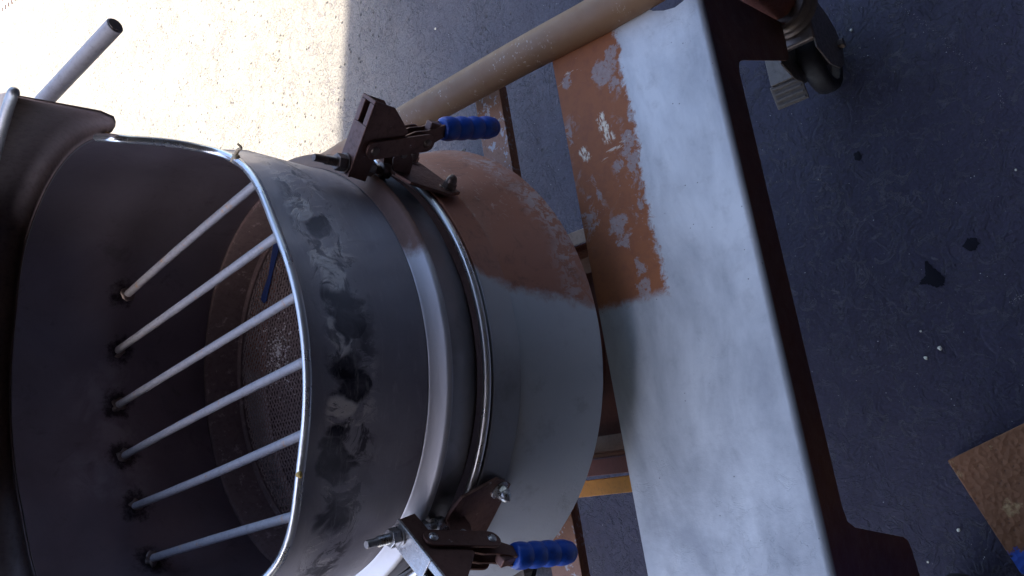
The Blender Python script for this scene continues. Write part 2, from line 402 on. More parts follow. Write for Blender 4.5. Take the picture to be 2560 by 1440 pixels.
def mat_rusty(name, a, b, metal=0.35, rough=0.5, chip=None, chip_at=(0.63, 0.67), bs=0.35):
    n = NT(name, rough=rough)
    x = n.noise(25, 6, 0.65); y = n.noise(140, 4, 0.7)
    c = n.mix(x, a, b)
    c = n.mix(n.ramp(y, [(0.5, 0.0), (0.8, 0.5)]), c, (a[0]*0.4, a[1]*0.35, a[2]*0.35))
    h = n.math('ADD', x, n.math('MULTIPLY', y, 0.5))
    if chip:
        k = n.ramp(n.noise(55, 6, 0.7), [(chip_at[0], 0.0), (chip_at[1], 1.0)])
        c = n.mix(k, c, chip)
        h = n.math('SUBTRACT', h, n.math('MULTIPLY', k, 0.3))
    return n.set(c, n.ramp(y, [(0.3, rough-0.12), (0.7, rough+0.15)]), metal, h, bs, 0.0012)

def mat_band():
    n = NT('clamp_band_steel', metallic=0.8, rough=0.34)
    p = n.xyz()
    rag = n.math('MULTIPLY', n.math('SUBTRACT', n.noise(40, 5, 0.7), 0.5), 0.06)
    rust = n.step(n.math('ADD', p[0], rag), 0.085, 0.12)
    st = n.mix(n.noise(9, 4), (0.42, 0.41, 0.44), (0.58, 0.57, 0.60))
    ru = n.mix(n.noise(60, 5, 0.7), (0.10, 0.05, 0.04), (0.22, 0.12, 0.09))
    return n.set(n.mix(rust, st, ru), n.mix(rust, 0.50, 0.6), n.mix(rust, 0.85, 0.2), n.noise(90, 4), 0.2, 0.001)

M = {}
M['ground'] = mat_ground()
M['plate'] = mat_plate()
M['tube'] = mat_tube()
M['drum'] = mat_steel('hopper_outer_steel', (0.31, 0.285, 0.315), (0.52, 0.49, 0.53), 0.42, 0.66, welds=True)
M['neck'] = mat_steel('collar_steel', (0.15, 0.135, 0.14), (0.26, 0.235, 0.24), 0.40, 0.8)
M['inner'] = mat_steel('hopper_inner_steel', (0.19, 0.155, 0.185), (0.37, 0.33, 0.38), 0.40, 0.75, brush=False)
M['rim'] = mat_steel('polished_rim', (0.66, 0.68, 0.70), (0.80, 0.81, 0.82), 0.26, 0.85, blot=0.15, brush=False)
M['bead'] = mat_steel('bead_steel', (0.58, 0.58, 0.58), (0.74, 0.73, 0.72), 0.28, 0.85, blot=0.15, brush=False)
M['bar'] = mat_rusty('scuffed_grey_bar', (0.34, 0.34, 0.38), (0.48, 0.47, 0.49), 0.1, 0.45, chip=(0.52, 0.34, 0.22), chip_at=(0.60, 0.66), bs=0.25)
M['lower'] = mat_lower('pan_finish', ((0.36, 0.38, 0.41), (0.50, 0.52, 0.55)))
M['lowwall'] = mat_lower('pan_wall_finish', ((0.20, 0.19, 0.20), (0.30, 0.29, 0.30)))
M['band'] = mat_band()
M['rod'] = mat_rusty('dull_grey_rod', (0.42, 0.39, 0.40), (0.58, 0.55, 0.55), 0.0, 0.55, bs=0.2)
M['hood'] = mat_rusty('dull_hood_steel', (0.13, 0.095, 0.095), (0.24, 0.175, 0.165), 0.45, 0.5, bs=0.15)
M['lipdull'] = mat_rusty('dull_rolled_steel', (0.34, 0.35, 0.37), (0.50, 0.50, 0.51), 0.5, 0.42, chip=(0.22, 0.17, 0.12), chip_at=(0.62, 0.70), bs=0.2)
M['weld'] = mat_rusty('weld_bead_steel', (0.14, 0.10, 0.09), (0.42, 0.34, 0.31), 0.5, 0.45, bs=0.6)
M['brown'] = mat_rusty('rusty_clamp_steel', (0.08, 0.040, 0.034), (0.22, 0.115, 0.09), 0.55, 0.40, chip=(0.42, 0.36, 0.34), chip_at=(0.66, 0.70))
M['zinc'] = mat_rusty('zinc_steel', (0.42, 0.41, 0.42), (0.62, 0.61, 0.60), 0.85, 0.30, bs=0.15)
M['darkbolt'] = mat_rusty('dull_bolt_steel', (0.13, 0.10, 0.09), (0.26, 0.20, 0.17), 0.75, 0.38)
n = NT('blue_grip_rubber', rough=0.36, spec=0.5)
gc = n.mix(n.noise(30, 4), (0.003, 0.045, 0.33), (0.006, 0.085, 0.47))
gc = n.mix(n.ramp(n.noise(38, 6, 0.75, 0.5), [(0.54, 0.0), (0.70, 0.75)]), gc, (0.004, 0.012, 0.06))
gc = n.mix(n.ramp(n.noise(90, 5, 0.75, 0.4, n.co((1, 1, 1), (2, 5, 1))), [(0.66, 0.0), (0.72, 0.55)]), gc, (0.20, 0.27, 0.45))
M['blue'] = n.set(gc, n.ramp(n.noise(60, 3), [(0.3, 0.30), (0.7, 0.50)]), None, n.noise(200, 3), 0.12, 0.0006)
M['mesh'] = mat_rusty('sieve_wire', (0.24, 0.18, 0.175), (0.40, 0.32, 0.31), 0.3, 0.45, bs=0.1)
M['ring'] = mat_rusty('sieve_ring_dull', (0.12, 0.08, 0.08), (0.24, 0.17, 0.165), 0.05, 0.7, chip=(0.36, 0.28, 0.28), chip_at=(0.58, 0.66))
M['pan'] = mat_rusty('pan_inside', (0.045, 0.025, 0.025), (0.085, 0.045, 0.04), 0.2, 0.6)
M['strut'] = mat_rusty('worn_orange_paint', (0.26, 0.115, 0.06), (0.36, 0.17, 0.09), 0.0, 0.45, chip=(0.45, 0.43, 0.44), chip_at=(0.56, 0.60))
M['beige'] = mat_rusty('tan_flange_paint', (0.48, 0.33, 0.24), (0.58, 0.42, 0.31), 0.0, 0.5, bs=0.1)
M['chute'] = mat_rusty('chute_brown_paint', (0.13, 0.040, 0.026), (0.21, 0.075, 0.05), 0.1, 0.42)
M['orange'] = mat_rusty('orange_bar_paint', (0.55, 0.21, 0.02), (0.70, 0.30, 0.04), 0.0, 0.4, chip=(0.6, 0.42, 0.26), chip_at=(0.68, 0.72), bs=0.15)
M['rubber'] = mat_rusty('black_tyre_rubber', (0.008, 0.007, 0.010), (0.018, 0.015, 0.02), 0.0, 0.6)
M['caster'] = mat_rusty('dirty_zinc', (0.11, 0.09, 0.09), (0.24, 0.19, 0.16), 0.55, 0.42)
M['pedal'] = mat_rusty('dusty_pedal', (0.10, 0.085, 0.075), (0.20, 0.165, 0.14), 0.1, 0.6)
M['bluetape'] = mat_rusty('blue_plastic', (0.006, 0.022, 0.10), (0.012, 0.04, 0.17), 0.0, 0.5, bs=0.05)
M['chip'] = mat_rusty('pale_stone', (0.5, 0.47, 0.38), (0.7, 0.66, 0.56), 0.0, 0.8)
M['flour'] = mat_rusty('flour_dust', (0.60, 0.58, 0.60), (0.75, 0.73, 0.74), 0.0, 0.9)
M['wall'] = mat_rusty('dark_blocker_and_packing', (0.045, 0.035, 0.032), (0.07, 0.055, 0.05), 0.0, 0.85)  # dark so the added roof and wall bounce little light; packing strip uses it too
n = NT('damp_patch', rough=0.30, spec=0.12)
M['stain'] = n.set(n.mix(n.noise(60, 4), (0.004, 0.004, 0.007), (0.010, 0.009, 0.016)), 0.6, None, n.noise(90, 4), 0.4, 0.002)
n = NT('grate_steel', rough=0.6); M['grate'] = n.set(n.mix(n.noise(30), (0.30, 0.27, 0.24), (0.42, 0.38, 0.34)), 0.6)
n = NT('painted_slot_shade', rough=0.9, spec=0.05); M['slot_shade'] = n.set(n.mix(n.noise(40), (0.02, 0.012, 0.012), (0.06, 0.04, 0.04)), 0.9)
n = NT('putty', rough=0.6); M['putty'] = n.set(n.mix(n.noise(60), (0.45, 0.34, 0.20), (0.62, 0.5, 0.33)), 0.6)
n = NT('yellow_residue', rough=0.6); M['yellow'] = n.set(n.mix(n.noise(90), (0.45, 0.27, 0.06), (0.6, 0.42, 0.12)), 0.6)

# rusted plate with a rest of blue paint at one corner
n = NT('heavy_rust_plate', rough=0.7)
p = n.xyz(); a = n.noise(34, 8, 0.75, 0.6); b = n.noise(180, 4, 0.7); pits = n.voro(95)
c = n.mix(a, (0.13, 0.045, 0.016), (0.28, 0.115, 0.045))
c = n.mix(n.math('SUBTRACT', 1.0, n.step(pits, 0.05, 0.22)), c, (0.12, 0.05, 0.025))
c = n.mix(n.ramp(n.noise(20, 5, 0.7, 0, n.co((1,1,1),(3,3,0))), [(0.6, 0.0), (0.68, 0.8)]), c, (0.45, 0.29, 0.13))
rag = n.math('MULTIPLY', n.math('SUBTRACT', n.noise(60, 5, 0.7), 0.5), 0.05)
pm = n.step(n.math('ADD', p[0], rag), 0.004, -0.002)
pc = n.mix(n.ramp(n.noise(26, 3, 0.5, 0, n.co((1,1,1),(1,8,0))), [(0.47, 0.0), (0.50, 1.0)]), (0.010, 0.012, 0.03), (0.01, 0.07, 0.42))
M['rustplate'] = n.set(n.mix(pm, c, pc), n.mix(pm, 0.75, 0.5), None, n.math('ADD', a, n.math('SUBTRACT', n.math('MULTIPLY', b, 0.3), n.math('MULTIPLY', pits, -0.8))), 0.8, 0.004)

# ------------------------------------------------------------------ setting
bm = bmesh.new(); add_box(bm, (-40, -30, -0.3), (40, 60, 0.0))
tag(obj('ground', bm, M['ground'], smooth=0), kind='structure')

# roof and wall added out of frame to shade the machine and near floor
ROOF_Y, ROOF_Z = 0.60, 3.20
bm = bmesh.new(); add_box(bm, (-14, -4.0, ROOF_Z), (14, ROOF_Y, ROOF_Z + 0.16))
tag(obj('added_shade_roof', bm, M['wall'], smooth=0, bevel=0.01), 'unseen dark canopy roof added to shade the machine', 'canopy')
bm = bmesh.new(); add_box(bm, (-14, -4.25, 0.0), (14, -4.003, ROOF_Z + 0.5))
tag(obj('added_dark_wall', bm, M['wall'], smooth=0, bevel=0.01), 'unseen dark wall added behind the canopy to keep light off near faces', 'wall')

# ------------------------------------------------------------------ the sieving machine
AX = Vector((-0.144, 0.9827, 0.0)); YAW = radians(16.5)
root = empty('sieving_machine', AX, YAW)
tag(root, 'steel sieving machine with barred round hopper, blue clamp grips and grey cover plate', 'sieving machine')
MW = Matrix.Translation(AX) @ Matrix.Rotation(YAW, 4, 'Z')
MWI = MW.inverted()
D = radians

def R_h(r, z, a):           # the hopper is slightly oval, wider from side to side
    t = min(1.0, max(0.0, (abs(cos(a)) - 0.45) / 0.37)); t = t*t*(3-2*t)
    return r - 0.008 * t * min(1.0, max(0.0, (z - 1.165) / 0.03)) + 0.027 * t * min(1.0, max(0.0, (z - 0.93) / 0.11))

# ---- hopper shell with the low cut front: column by column, top edge height depends on the angle
def top_z(a):               # a in degrees, machine frame, -90 = towards the viewer
    a = (a + 180) % 360 - 180
    prof = [(-26.5, 1.205), (-27.0, 1.18), (-27.6, 1.14), (-28.3, 1.12), (-30.0, 1.101), (-32.5, 1.090), (-37, 1.082), (-45, 1.078), (-60, 1.077)]
    s = a if a > -90 else -180 - a
    if s >= -26.5: return 1.205
    if s <= -60: return 1.077
    for (a0, z0), (a1, z1) in zip(prof, prof[1:]):
        if a1 <= s <= a0 and a0 != a1: return z1 + (z0 - z1) * (s - a1) / (a0 - a1)
    return 1.077
def shell_r(z): return 0.277 + (1.077 - min(z, 1.077)) * (0.3035 - 0.277) / (1.077 - 0.921)
angs = []
a = -180.0
while a < 180:
    angs.append(a)
    d_ = 0.5 if (abs(a + 28.5) < 4 or abs(a + 151.5) < 4) else 2.0
    a += d_
edge_pts = []
def shell_mesh(off, zb=0.921):
    bm = bmesh.new(); cols = []
    for a in angs:
        zt = top_z(a); ar = radians(a); colv = []
        for k in range(13):
            z = zb + (zt - zb) * k / 12
            r = R_h(shell_r(z) + off, z, ar)
            colv.append(bm.verts.new((r*cos(ar), r*sin(ar), z)))
        cols.append(colv)
    for i in range(len(cols)):
        A, B = cols[i], cols[(i+1) % len(cols)]
        for k in range(12): bm.faces.new((A[k], B[k], B[k+1], A[k+1]))
    return bm
o = obj('hopper', shell_mesh(0.0), M['drum'], root, smooth=50)
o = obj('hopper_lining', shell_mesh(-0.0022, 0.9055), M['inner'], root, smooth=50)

# ---- polished rim that follows the cut edge (rolled wire)
def rim_point(a, off=0.0):
    z = top_z(a); ar = radians(a); r = R_h(shell_r(z) + off, z, ar)
    return (r*cos(ar), r*sin(ar), z)
ctrl = []
path_a = [(-26.5, 1.205)]
low = []
for a in [-26.4 - 0.25*k for k in range(0, 12)] + [-30 - 1.0*k for k in range(0, 32)] + [-62 - 2.0*k for k in range(0, 29)]:
    low.append(a)
low += [-180 - a for a in low[::-1] if -180 - a < -120]
pts = []
r0 = R_h(0.277, 1.1, radians(-26.5))
pts += [(r0*cos(D(-26.5 + 12*(1-k/6))) if False else R_h(0.277,1.205,D(-18+ -8.5*k/6))*cos(D(-18-8.5*k/6)),
         R_h(0.277,1.205,D(-18-8.5*k/6))*sin(D(-18-8.5*k/6)), 1.2075 - 0.0015*k/6) for k in range(6)]
pts += [rim_point(a, -0.001) for a in low]
clean = [Vector(pts[0])]
for q in pts[1:]:
    q = Vector(q)
    if (q - clean[-1]).length > 0.006: clean.append(q)
for _ in range(9):
    clean = [clean[0]] + [(clean[i-1] + clean[i]*2 + clean[i+1]) / 4 for i in range(1, len(clean)-1)] + [clean[-1]]
bm = bmesh.new(); add_sweep(bm, clean, 0.0052, 12)
obj('rim', bm, M['rim'], root, smooth=60)

# ---- safety bars across the mouth
bars = [((0.169, 0.216), (0.216, -0.180)), ((0.090, 0.268), (0.138, -0.224)), ((0.005, 0.276), (0.058, -0.256)),
        ((-0.075, 0.266), (-0.019, -0.262)), ((-0.153, 0.240), (-0.099, -0.240)), ((-0.229, 0.188), (-0.189, -0.196))]
for i, ((x0, y0), (x1, y1)) in enumerate(bars):
    bm = bmesh.new()
    A = Vector((x0, y0, 1.060)); B = Vector((x1, y1, 1.056))
    bow = [(1.5, 0.4), (-1.2, 1.0), (0.8, -1.0), (2.0, 0.6), (-1.6, -0.5), (1.0, 1.2)][i]
    path = [A + (B-A)*k/24 + Vector((bow[0], 0, bow[1]))*0.001*sin(pi*k/24) for k in range(25)]
    add_sweep(bm, path, lambda t, i=i: 0.0058 + 0.00006*sin(t*31+i), 12)
    b = obj('safety_bar', bm, M['bar'], root, smooth=60)
    # lumpy weld at the back wall
    wb = bmesh.new()
    bmesh.ops.create_icosphere(wb, subdivisions=3, radius=0.0112)
    rr = random.Random(i)
    ph = [rr.random()*6 for _ in range(4)]
    dirn = (B-A).normalized()
    for v in wb.verts:
        k = 0.90 + 0.45*mnoise.noise(v.co*120 + Vector((ph[0]*9, i, 0))) + 0.15*mnoise.noise(v.co*420 + Vector((i*3, ph[1], 0)))
        v.co = v.co * k; v.co = v.co * Vector((1, 1, 1)) - dirn * (v.co.dot(dirn)) * 0.55
        v.co += A + dirn*0.001
    wo = obj('weld', wb, M['weld'], b, smooth=80)

# ---- hood rising from the back of the mouth
bm = bmesh.new()
prof_h = [(0.277, 1.205), (0.283, 1.2052), (0.289, 1.2065), (0.2935, 1.2105), (0.2985, 1.217), (0.302, 1.230), (0.304, 1.305)]
rows = []
nA = 120
for j, (r, z) in enumerate(prof_h):
    t = j/(len(prof_h)-1)
    a_start = -20 - 7*min(1, j/4); a_end = 200 + 7*min(1, j/4)
    row = []
    for i in range(nA+1):
        a = radians(a_start + (a_end - a_start)*i/nA)
        rr_ = R_h(r, z, a)
        d0 = min(math.degrees(a) + 27, 207 - math.degrees(a)); f = max(0.0, 1 - d0/14.0)**1.5 * (1 if 0 < j < len(prof_h)-1 else 0)
        row.append(bm.verts.new(((rr_+0.003*f)*cos(a), (rr_+0.003*f)*sin(a), z - 0.014*f*(1-j/9))))
    rows.append(row)
for A, B in zip(rows, rows[1:]):
    for i in range(nA): bm.faces.new((A[i], A[i+1], B[i+1], B[i]))
hood = obj('hood', bm, M['hood'], root, smooth=50)
sm = hood.modifiers.new('thickness', 'SOLIDIFY'); sm.thickness = 0.0025; sm.offset = -1.0
# tan top plate of the hood with its bright rolled front edge
cz = 1.308
front = spline([(0.293, -0.150, cz), (0.285, -0.128, cz), (0.266, -0.098, cz), (0.240, -0.060, cz), (0.226, 0.0, cz), (0.205, 0.09, cz), (0.155, 0.165, cz), (0.08, 0.215, cz),
                (0.0, 0.232, cz), (-0.08, 0.215, cz), (-0.155, 0.165, cz), (-0.205, 0.09, cz), (-0.226, 0.0, cz), (-0.240, -0.060, cz), (-0.266, -0.098, cz), (-0.285, -0.128, cz), (-0.293, -0.150, cz)], 6)
bm = bmesh.new(); prev = None
for p_ in front:
    a_ = math.atan2(p_.y, p_.x)
    if a_ < -pi/2: a_ += 2*pi
    a_ = max(D(-27), min(D(207), a_)); r_ = R_h(0.305, 1.3, a_); q_ = Vector((r_*cos(a_), r_*sin(a_), cz))
    up = Vector((0, 0, 0.002))
    cur = [bm.verts.new(p_ - up), bm.verts.new(q_ - up), bm.verts.new(q_ + up), bm.verts.new(p_ + up)]
    if prev:
        for k in range(4): bm.faces.new((prev[k], prev[(k+1) % 4], cur[(k+1) % 4], cur[k]))
    else: bm.faces.new(cur)
    prev = cur
bm.faces.new(prev[::-1])
top = obj('hood_top', bm, M['beige'], root, smooth=0)
bm = bmesh.new(); add_sweep(bm, front, lambda t: 0.0058*min(1.0, (0.0004+min(t, 1-t))*60)**0.5, 12)
obj('rolled_edge', bm, M['lipdull'], top, smooth=60)
# handle rod sticking out from the side of the hood
bm = bmesh.new()
RT = Vector((0.394, -0.160, 1.207)); RB = Vector((0.360, 0.003, 1.235))
add_rod(bm, RB, RT, 0.0100, 28)
hr = obj('handle_rod', bm, M['rod'], root, smooth=50, bevel=0.0015)
bm = bmesh.new(); dr = (RT-RB).normalized(); add_rod(bm, RT, RT+dr*0.0012, 0.0080, 24)
obj('end_cap', bm, M['darkbolt'], hr, smooth=50)
# small leaf of dried dough on the rim and smears
def blob(name, c, s, mat, parent, seed=0, k=0.35):
    b = bmesh.new(); bmesh.ops.create_icosphere(b, subdivisions=2, radius=1.0); r_ = random.Random(seed)
    for v in b.verts:
        v.co *= 1 + (r_.random()-0.5)*k
        v.co = Vector((v.co.x*s[0], v.co.y*s[1], v.co.z*s[2])) + Vector(c)
    return obj(name, b, mat, parent, smooth=60)
rp = Vector(rim_point(-37, -0.001))
res = blob('dough_residue', rp + Vector((0, 0, 0.003)), (0.006, 0.008, 0.005), M['putty'], root, 3)
bm = bmesh.new()
q0 = rp + Vector((0.004, -0.004, 0.004))
add_sweep(bm, spline([q0, q0 + Vector((0.003, -0.006, 0.0)), q0 + Vector((0.004, -0.012, -0.001)), q0 + Vector((0.008, -0.013, 0.004))], 5), lambda t: 0.0030*(1-0.6*t), 6)
obj('dough_curl', bm, M['putty'], res, smooth=60)
for s_, a_ in ((5, -22), (6, -121)):
    rp = Vector(rim_point(a_, 0.002)); blob('yellow_smear', rp + Vector((0, 0, 0.003 if a_ < -50 else 0)), (0.004, 0.005, 0.003), M['yellow'], root, s_)

# ---- collar: clamp band, neck and gap down to the bead
bm = bmesh.new()
add_lathe(bm, [(0.3040, 0.926), (0.3065, 0.9245), (0.3085, 0.9215), (0.3225, 0.9150), (0.3255, 0.9125), (0.3265, 0.9085), (0.3245, 0.905), (0.3060, 0.905)], n=160, closed=True)
obj('clamp_band', bm, M['band'], root, smooth=40)
bm = bmesh.new()
add_lathe(bm, [(0.3238, 0.9045), (0.3215, 0.8650), (0.3160, 0.8580), (0.305, 0.8580), (0.305, 0.9045)], n=160, closed=True)
obj('collar', bm, M['neck'], root, smooth=40)
bm = bmesh.new()
add_lathe(bm, [(0.3285 + 0.0055*cos(t*pi/6), 0.8495 + 0.0055*sin(t*pi/6)) for t in range(12)], n=160, closed=True)
obj('bead', bm, M['bead'], root, smooth=60)
bm = bmesh.new()
add_lathe(bm, [(0.3305, 0.8425), (0.3350, 0.8440), (0.3355, 0.8400), (0.3320, 0.8385), (0.318, 0.8385), (0.318, 0.8435)], n=160, closed=True)
obj('lip', bm, M['lowwall'], root, smooth=40)
# ---- lower pan: short wall and wide skirt
bm = bmesh.new()
add_lathe(bm, [(0.3325, 0.8383), (0.3335, 0.800), (0.3345, 0.790), (0.3315, 0.790), (0.3295, 0.8383)], n=160, closed=True)
obj('pan_wall', bm, M['lowwall'], root, smooth=50)
bm = bmesh.new()
add_lathe(bm, [(0.3340, 0.7920), (0.3375, 0.7860), (0.3450, 0.752), (0.3735, 0.663), (0.3742, 0.6605), (0.3715, 0.6600), (0.342, 0.752), (0.3340, 0.786)], n=160, closed=True)
obj('pan_skirt', bm, M['lower'], root, smooth=30)
bm = bmesh.new()
add_lathe(bm, [(0.0001, 0.770), (0.330, 0.770), (0.330, 0.766), (0.0001, 0.766)], n=64)
obj('pan_floor', bm, M['pan'], root, smooth=0)

# ---- sieve: ring, ledge and woven mesh
bm = bmesh.new()
add_lathe(bm, [(0.3040, 0.9045), (0.2985, 0.9040), (0.2960, 0.9000), (0.2900, 0.850), (0.2760, 0.8465), (0.2760, 0.8420), (0.3040, 0.8420)], n=140, closed=True)
ring = obj('sieve_ring', bm, M['ring'], root, smooth=40)
bm = bmesh.new()
add_lathe(bm, [(0.2790 + 0.0030*cos(t*pi/4), 0.8495 + 0.0030*sin(t*pi/4)) for t in range(8)], n=140, closed=True)
obj('retaining_wire', bm, M['ring'], root, smooth=60)
bm = bmesh.new(); RM = 0.277; PW = 0.0074; wr = 0.00115
def wire(bm, ang, off, z0, ph):
    L = math.sqrt(max(0, RM*RM - off*off)); dx, dy = cos(ang), sin(ang)
    A = Vector((-off*dy - L*dx, off*dx - L*dy, z0)); B = Vector((-off*dy + L*dx, off*dx + L*dy, z0))
    nn = Vector((-dy, dx, 0))
    N = max(2, int(2*L/PW*1.0)); prev = None
    for k in range(N+1):
        p_ = A + (B-A)*k/N + Vector((0, 0, 0.0009 if (k+ph) % 2 else -0.0009))
        cur = [bm.verts.new(p_ + nn*wr), bm.verts.new(p_ + Vector((0, 0, wr*1.5))), bm.verts.new(p_ - nn*wr)]
        if prev:
            bm.faces.new((prev[0], cur[0], cur[1], prev[1])); bm.faces.new((prev[1], cur[1], cur[2], prev[2]))
        prev = cur
nw = int(RM/PW)
for sgn, ang in ((0, radians(33)), (1, radians(-33))):
    for k in range(-nw, nw+1): wire(bm, ang, k*PW, 0.8455, (k + sgn) % 2)
mesh_o = obj('sieve_mesh', bm, M['mesh'], root, smooth=0); mesh_o['kind'] = 'stuff'
# flour dust caught in the mesh
bm = bmesh.new(); rg = random.Random(4)
for k in range(340):
    a_ = rg.random()*2*pi; r_ = abs(rg.gauss(0, 0.030))
    x_, y_ = 0.060 + r_*cos(a_)*1.3, 0.150 + r_*sin(a_); s_ = 0.0004 + rg.random()*0.0009
    add_box(bm, (x_-s_, y_-s_, 0.8462), (x_+s_, y_+s_, 0.8462+s_*1.2))
fl = obj('flour_dust', bm, M['flour'], None, smooth=0); fl.matrix_world = MW
tag(fl, 'white flour dust caught on the brown sieve mesh inside the hopper', 'flour', kind='stuff')
# strip of blue plastic lying on the mesh
bm = bmesh.new()
sp_ = spline([(0.262, 0.098, 0.8495), (0.235, 0.118, 0.850), (0.205, 0.140, 0.8485), (0.185, 0.150, 0.8500), (0.160, 0.172, 0.8490), (0.150, 0.176, 0.8485)], 6)
prev = None
for i, p_ in enumerate(sp_):
    t = i/(len(sp_)-1); T = (sp_[min(i+1, len(sp_)-1)] - sp_[max(i-1, 0)]).normalized(); N_ = Vector((-T.y, T.x, 0))
    w_ = 0.0075 + 0.002*sin(t*9) if t < 0.9 else 0.0055*(1-t)*10
    w_ = max(w_, 0.001)
    cur = [bm.verts.new(p_ + N_*w_), bm.verts.new(p_ - N_*w_), bm.verts.new(p_ - N_*w_ + Vector((0,0,0.0012))), bm.verts.new(p_ + N_*w_ + Vector((0,0,0.0012)))]
    if prev:
        for k in range(4): bm.faces.new((prev[k], prev[(k+1)%4], cur[(k+1)%4], cur[k]))
    else: bm.faces.new(cur)
    prev = cur
bm.faces.new(prev[::-1])
o = obj('plastic_strip', bm, M['bluetape'], None, smooth=0); o.matrix_world = MW
tag(o, 'narrow dark blue plastic strip lying on the sieve mesh behind the bars', 'strip')

# ---- toggle clamps: local frame x = radial, y = tangential, z = up (origin on the machine axis)
def side_M(t):   # maps (u, z, depth) -> (u, t+depth, z)
    return Matrix(((1,0,0,0),(0,0,1,t),(0,1,0,0),(0,0,0,1)))
def stadium(a, b, r, n=10):
    a = Vector(a); b = Vector(b); d_ = (b-a).normalized(); ang = math.atan2(d_.y, d_.x); out = []
    for k in range(n+1): t = ang + pi/2 + pi*k/n; out.append((a.x + r*cos(t), a.y + r*sin(t)))
    for k in range(n+1): t = ang - pi/2 + pi*k/n; out.append((b.x + r*cos(t), b.y + r*sin(t)))
    return out
def make_clamp(steel, bright, topmat):
    bm = bmesh.new()
    side = [(0.318, 0.930), (0.3215, 0.9585), (0.425, 0.9585), (0.4235, 0.926), (0.407, 0.904), (0.397, 0.892), (0.386, 0.896), (0.372, 0.916), (0.350, 0.929)]
    for t in (-0.0150, 0.0115): add_prism(bm, side, side_M(t), 0.0035)
    body = obj('toggle_clamp', bm, steel, root, smooth=0, bevel=0.0012)
    bm = bmesh.new()
    # web on top, with its slot
    w0, w1 = -0.0150, 0.0150
    def web(u0, u1, t0, t1):
        def zt(u): return 0.9585
        pts_ = [(u0, zt(u0)-0.0035), (u0, zt(u0)+0.0012), (u1, zt(u1)+0.0012), (u1, zt(u1)-0.0035)]
        add_prism(bm, pts_, side_M(t0), t1-t0)
    web(0.3205, 0.3905, w0-0.0004, w1+0.0004); web(0.3905, 0.4205, w0-0.0004, -0.0055); web(0.3905, 0.4205, 0.0055, w1+0.0004); web(0.4205, 0.4255, w0-0.0004, w1+0.0004)
    obj('bracket_top', bm, topmat, body, smooth=0, bevel=0.0012)
    # spindle: threaded bolt, nuts, washer
    bm = bmesh.new(); prof = [(0.0001, 0.889), (0.0105, 0.889), (0.0105, 0.903), (0.0062, 0.904)]
    z = 0.906
    while z < 0.990: prof += [(0.0064, z), (0.0054, z+0.0012)]; z += 0.0024
    prof += [(0.0050, 0.992), (0.0050, 1.006), (0.0042, 1.0075), (0.0001, 1.0075)]
    Mb = Matrix.Translation((0.3335, 0, 0))
    add_lathe(bm, prof, n=20, M=Mb); obj('spindle', bm, bright, body, smooth=40)
    for z0, z1 in ((0.9625, 0.9745), (0.9155, 0.9275)):
        bm = bmesh.new(); add_prism(bm, hexpts(0.0118, 0.3), Mb @ Matrix.Translation((0, 0, z0)), z1-z0)
        obj('nut', bm, bright, body, smooth=0, bevel=0.0012)
    bm = bmesh.new(); add_rod(bm, (0.3335, 0, 0.9598), (0.3335, 0, 0.9622), 0.0135, 24); obj('washer', bm, bright, body, smooth=40)
    # links with rivets
    P1, P2 = (0.3635, 0.9370), (0.3895, 0.8590)
    for t, tt in ((-0.0205, -1), (0.0165, 1)):
        bm = bmesh.new(); add_prism(bm, stadium(P1, P2, 0.0125), side_M(t), 0.0040)
        lk = obj('link_plate', bm, steel, body, smooth=0, bevel=0.001)
        for P in (P1, P2):
            bm = bmesh.new(); y0 = -0.0205 if tt < 0 else 0.0205
            Mr, _ = frame_to((P[0], y0, P[1]), (P[0], y0 + tt*0.01, P[1]))
            add_lathe(bm, [(0.0062, -0.001), (0.0062, 0.0008), (0.0050, 0.0022), (0.0028, 0.0030), (0.0001, 0.0032)], n=20, M=Mr)
            obj('rivet', bm, bright, body, smooth=60)
    # lever of two plates running into the grip
    for t in (-0.0092, 0.0057):
        bm = bmesh.new()
        add_prism(bm, [(0.3640, 0.8860), (0.3665, 0.9000), (0.3810, 0.9030), (0.3985, 0.8750), (0.4040, 0.8560), (0.4180, 0.8300), (0.4010, 0.8240), (0.3800, 0.8480), (0.3720, 0.8680)], side_M(t), 0.0035)
        obj('lever', bm, steel, body, smooth=0, bevel=0.0008)
    bm = bmesh.new(); add_box(bm, (0.4010, -0.0070, 0.8180), (0.4160, 0.0070, 0.8520)); obj('lever_neck', bm, steel, body, smooth=0, bevel=0.002)
    # grip with four finger lobes
    G0, G1 = Vector((0.4090, 0, 0.8270)), Vector((0.4330, 0, 0.7250))
    Mg, L = frame_to(G0, G1); prof = [(0.0001, 0.0), (0.0095, 0.0), (0.0140, 0.0006)]
    for k in range(1, 57):
        s_ = k/56*0.88
        r_ = 0.0152 + 0.0022*abs(sin(s_/0.88*pi*4))**0.7 - 0.0006*s_
        prof.append((r_, 0.001 + s_*L))
    for k in range(1, 11):
        t = k/10*pi/2; prof.append((0.0148*cos(t)+0.0001, 0.001 + 0.88*L + 0.12*L*sin(t)))
    bm = bmesh.new(); add_lathe(bm, prof, n=32, M=Mg)
    obj('grip', bm, M['blue'], body, smooth=70)
    # base plate screwed to the pan wall, with ears for the lever
    bm = bmesh.new()
    Mp = Matrix(((0,0,1,0.3355),(1,0,0,0),(0,1,0,0),(0,0,0,1)))
    add_prism(bm, [(-0.068, 0.830), (-0.052, 0.796), (0.052, 0.796), (0.068, 0.830), (0.047, 0.884), (0.022, 0.893), (-0.022, 0.893), (-0.047, 0.884)], Mp, 0.0050)
    bp = obj('base_plate', bm, steel, body, smooth=0, bevel=0.001)
